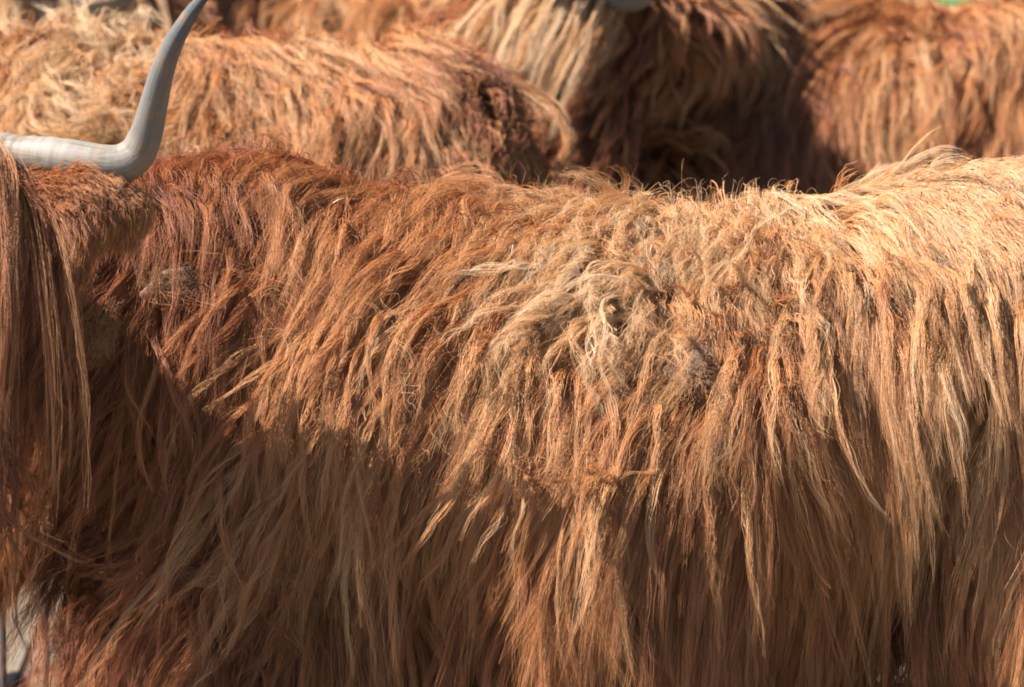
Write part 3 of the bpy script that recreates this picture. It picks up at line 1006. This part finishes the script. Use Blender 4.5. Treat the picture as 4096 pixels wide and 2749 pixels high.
# ================================================================== right-hand cow of the back row
def head_cow(name_label, Y, line, sink, hpx, hY, poll_py, chin, horn_pts, seed, nl, tint0, fore, ln=1.55, far_x=None, fdrift=-0.35, dens=1.0):
    x0 = W(line[0][0], 50, Y)[0]; x1 = W(line[-1][0], 50, Y)[0]
    off = np.array([(x0 + x1) / 2, Y, 0.0])
    root = empty('highland_cow', tuple(off))
    tag(root, name_label, 'cow', HERD)
    kids = set(C.objects)
    Lx = x1 - x0
    tab = trunk_table(line, Y, sink, [x0, x0 + 0.2 * Lx, x0 + 0.5 * Lx, x0 + 0.85 * Lx, x1], [0.19, 0.29, 0.36, 0.30, 0.20],
                      [x0, x0 + 0.15 * Lx, x0 + 0.7 * Lx, x1], [0.62, 0.52, 0.50, 0.70])
    hp = W(hpx, poll_py, hY)
    hx, hz = hp[0], hp[2] - 0.11
    cx, cz = hx + chin[0], hz + chin[1]
    cones = [((x0 + 0.18, Y, hz - 0.06), (hx + 0.06, hY + 0.12, hz - 0.02), 0.19, 0.12),
             ((x0 + 0.14, Y, 0.80), (hx + 0.12, hY + 0.2, 0.84), 0.18, 0.10),
             ((hx, hY + 0.05, hz), (cx, hY - 0.09, cz), 0.115, 0.078),
             ((cx, hY - 0.09, cz), (cx, hY - 0.11, cz - 0.07), 0.078, 0.066)]
    for x, y in ((x0 + 0.24, -0.14), (x0 + 0.18, 0.14)): cones += leg_cones(x, Y + y, True)
    for x, y in ((x1 - 0.22, -0.15), (x1 - 0.16, 0.15)): cones += leg_cones(x, Y + y, False)
    B = Body(tab, cones)
    V, F = B.surface((min(hx, x0) - 0.25, hY - 0.4, 0), (x1 + 0.15, Y + 0.5, 1.5), 0.022)
    mesh_obj('body', V, F, M['skin'], root)
    for x, y in ((x0 + 0.21, -0.14), (x0 + 0.15, 0.14), (x1 - 0.20, -0.15), (x1 - 0.14, 0.15)): hoof(x, Y + y, root)
    nzA, nzB, nzC = Noise(seed, 0.24), Noise(seed + 1, 0.12), Noise(seed + 2, 0.18)
    ztop = tab[len(tab) // 2][1]

    def is_head(P):
        return (P[:, 1] < hY + 0.16) & (P[:, 0] < hx + 0.16) & (P[:, 0] > hx - 0.25)

    def spec(P, N, rng):
        n = len(P)
        x, y, z = P.T
        top = smooth01(ztop - 0.1, ztop, z)
        sp = base_spec(P, N, rng, Y)
        sp['flow'][:, 0] = -0.40 + 0.35 * nzA.s(P) + 0.10 * rng.normal(size=n)
        sp['L'] = 0.20 * np.clip(rng.normal(1, 0.25, n), 0.5, 1.6)
        tier = np.clip(0.5 + 0.7 * nzC.s(P), 0, 1.5)
        sp['off'] = 0.008 + (0.020 + 0.05 * tier) * rng.beta(1.3, 2.0, n) * (1 - 0.45 * top)
        sp['wander'] = full(n, 0.08)
        sp['curl'] = 0.03 + 0.06 * rng.uniform(size=n)
        sp['wave'] = full(n, 0.002)
        sp['L'] = sp['L'] * (1 - 0.4 * smooth01(x0 + 0.35, x0 + 0.2, x))
        sp['wl'] = rng.uniform(0.07, 0.14, n)
        sp['clump'] = np.clip(rng.normal(0.55, 0.18, n), 0.15, 0.95)
        sp['spread'] = rng.uniform(0.010, 0.026, n)
        sp['off'] = sp['off'] * 0.75
        sp['tint'] = tint0 + 0.10 * smooth01(x0 + 0.35, x0 + 0.6, x) + 0.06 * top + 0.06 * nzA.s(P + 2) + rng.normal(0, 0.08, n)  # flank behind the shoulder lightened by tint in place of sunlight
        return sp

    def weight(Cn, N):
        x, y, z = Cn.T
        w = np.where(y > Y + 0.05, 0.12, 1.0) * np.where(z < 0.80, 0.25, 1) * (z > 0.46)
        if far_x is not None: w *= np.where(x > far_x, 0.25, 1)
        return w * np.clip(1 + 0.4 * nzB.s(Cn), 0.25, 2) * (~is_head(Cn))

    def regions(P):
        x, y, z = P.T
        r = np.full(len(P), 'flank_hair', dtype=object)
        r[z > ztop - 0.1] = 'back_wool'
        r[x < x0 + 0.25] = 'mane'
        return r.astype(str)
    coat(B, V, F, root, spec, weight, int(nl * 1.3), 19, seed + 3, regions, M['coat'], k=10, r0=0.00040, sub=7)
    coat(B, V, F, root, under(spec), weight, nl // 3, 16, seed + 5, named('undercoat'), M['coat'], k=7, r0=0.0008, fly=0.2)

    def spec_h(P, N, rng):
        n = len(P)
        x, y, z = P.T
        topf = smooth01(hz - 0.02, hz + 0.08, z)
        sp = base_spec(P, N, rng, hY + 0.5)
        sp['flow'][:, 0] = (0.3 * (x - hx) / 0.11) * topf + fdrift + 0.12 * rng.normal(size=n)
        sp['flow'][:, 1] = -0.8
        sp['pull'] = np.stack([full(n, fdrift * 0.8), full(n, 0.0), full(n, -1)], 1)
        topf = topf * (x < hx + 0.075)
        sp['L'] = (0.10 + (fore + 0.04) * topf) * np.clip(rng.normal(1, 0.22, n), 0.5, 1.4)
        sp['lift'] = 0.1 + 0.4 * rng.uniform(size=n) * topf
        sp['off'] = 0.012 + 0.06 * rng.beta(1.2, 1.8, n) * topf
        sp['wander'] = full(n, 0.05)
        sp['curl'] = full(n, 0.03)
        sp['wave'] = full(n, 0.004)
        sp['clump'] = np.clip(rng.normal(0.62, 0.15, n), 0.2, 0.95)
        sp['spread'] = rng.uniform(0.010, 0.022, n)
        sp['tint'] = 0.26 + 0.48 * topf + rng.normal(0, 0.08, n)
        return sp
    coat(B, V, F, root, spec_h, lambda Cn, N: is_head(Cn) * np.where((Cn[:, 2] > hz) & (Cn[:, 0] < hx + 0.075), 3.0, 1.0) * np.where(N[:, 1] > 0.4, 0.2, 1), 480, 28, seed + 8, named('forelock'), M['coat'], k=12, r0=0.0004)
    ctrl = [(*W(px, py, yy), r) for px, py, yy, r in horn_pts]
    horn(ctrl, root, seed)
    horn([(2 * hx - a[0], a[1], a[2] + 0.07 * min(1, abs(a[0] - hx) / 0.08), a[3]) for a in ctrl], root, seed + 1)
    face(root, cx, hY, cz + 0.05)
    # ears
    for s in (1, -1):
        a = np.array([hx + s * 0.10, hY + 0.03, hz + 0.01]); b = a + [s * 0.08, 0.02, -0.012]; c = a + [s * 0.15, 0.03, -0.04]
        E = Body(None, [(a, b, 0.018, 0.028), (b, c, 0.028, 0.02)], k=0.03)
        Ve, Fe = E.surface(np.minimum(a, c) - 0.08, np.maximum(a, c) + 0.08, 0.012)
        eo = mesh_obj('ear', Ve, Fe, M['skin'], root)

        def spec_e(P, N, rng):
            n = len(P)
            sp = base_spec(P, N, rng, hY)
            sp['flow'][:, 0] = s * 0.5
            sp['flow'][:, 1] = -0.4
            sp['L'] = 0.10 * np.clip(rng.normal(1, 0.3, n), 0.4, 1.6)
            sp['off'] = 0.004 + 0.012 * rng.uniform(size=n)
            sp['spread'] = full(n, 0.010)
            sp['tint'] = tint0 + rng.normal(0, 0.06, n)
            return sp
        coat(E, Ve, Fe, eo, spec_e, lambda Cn, N: np.ones(len(Cn)), 110, 20, seed + 20 + s, named('ear_hair'), M['coat'], k=9, r0=0.0005)
    for o in set(C.objects) - kids:
        if o.parent == root: o.location = tuple(-off)
    return root


# ------------------------------------------------------------------ ground, grass beyond
gm = plain('low_bounce_earth', (0.11, 0.085, 0.062), 0.95, scale=8, var=0.3)  # yard made dark earth to cut the light it bounces onto the coats
g = mesh_obj('ground', [(-150, -30, 0), (150, -30, 0), (150, 400, 0), (-150, 400, 0)], [(0, 1, 2, 3)], gm, smooth=False)
tag(g, kind='structure')
cm = plain('pale_concrete', (0.16, 0.125, 0.085), 0.9, scale=14, var=0.2)
for i in range(-14, 15):
    o = mesh_obj('paving_slab', [(i * 0.9 + 0.006, 2.05, 0.0), (i * 0.9 + 0.894, 2.05, 0.0), (i * 0.9 + 0.894, 4.4, 0.0), (i * 0.9 + 0.006, 4.4, 0.0),
                                 (i * 0.9 + 0.012, 2.056, 0.012), (i * 0.9 + 0.888, 2.056, 0.012), (i * 0.9 + 0.888, 4.394, 0.012), (i * 0.9 + 0.012, 4.394, 0.012)],
                 [(4, 5, 6, 7), (0, 1, 5, 4), (1, 2, 6, 5), (2, 3, 7, 6), (3, 0, 4, 7)], cm, g, smooth=False)
grm = plain('meadow_grass', (0.065, 0.11, 0.02), 0.9, scale=3, var=0.4)
g = mesh_obj('grass_field', [(-150, 9, 0.004), (150, 9, 0.004), (150, 400, 0.004), (-150, 400, 0.004)], [(0, 1, 2, 3)], grm, smooth=False)
tag(g, kind='structure')

front = build_front_cow()
tailc = build_tail_cow()
right = head_cow('dark ginger highland cow at back right, its face hidden by a blond fringe', 3.0,
                 [(585, 6), (660, -4), (720, -10), (800, -17), (880, -22), (935, -15), (985, -14), (1040, -24), (1150, -16), (1300, 2), (1440, 8), (1490, 26)], 0.055,
                 582, 2.50, -45, (-0.03, -0.42),
                 [(588, -34, 2.46, 0.045), (606, -16, 2.43, 0.043), (626, -9, 2.40, 0.041), (645, -22, 2.38, 0.039), (658, -60, 2.34, 0.032), (668, -110, 2.30, 0.022), (688, -160, 2.26, 0.003)],
                 301, 3600, 0.35, 0.15, far_x=1.12, fdrift=-0.75)
left = head_cow('highland cow at top left with pale fringe and grey horn base', 3.75,
                [(75, -24), (150, -28), (250, -30), (350, -28), (450, -22), (560, -16), (700, -8), (780, 20)], 0.055,
                45, 3.30, -55, (0.0, -0.28),
                [(60, -38, 3.26, 0.045), (82, -18, 3.14, 0.043), (102, -7, 3.06, 0.041), (124, -18, 3.04, 0.038), (138, -60, 3.02, 0.030), (150, -110, 3.16, 0.02), (165, -150, 3.12, 0.003)],
                401, 2200, 0.40, 0.26, far_x=0.3, fdrift=-0.1)
# ------------------------------------------------------------------ low steel hurdle behind the front cow's chest
h0 = W(3, 640, 1.0)
root = empty('steel_hurdle', (h0[0], 1.0, 0))
tag(root, 'low barred steel hurdle on the ground beneath the front cow\'s chest', 'hurdle')
for i in range(-6, 5):
    V, F, _, _ = tube([(i * 0.0725, 0, 0.0, 0.006), (i * 0.0725, 0, 0.2, 0.006), (i * 0.0725, 0, 0.46, 0.006)], 6, 10)
    if i == 0: V[:, :2] *= 1.0
    mesh_obj('bar', V, F, M['steel'], root)
for z in (0.06, 0.46):
    V, F, _, _ = tube([(-0.46, 0.0, z, 0.009), (0, 0.0, z, 0.009), (0.32, 0.0, z, 0.009)], 6, 10)
    mesh_obj('rail', V, F, M['steel'], root)
for x in (-0.47, 0.33):
    V, F, _, _ = tube([(x, 0, 0.0, 0.016), (x, 0, 0.25, 0.016), (x, 0, 0.5, 0.016)], 6, 12)
    mesh_obj('post', V, F, M['steel'], root)
print('script', time.time() - T0, 'points', sum(len(h.points) for h in bpy.data.hair_curves))
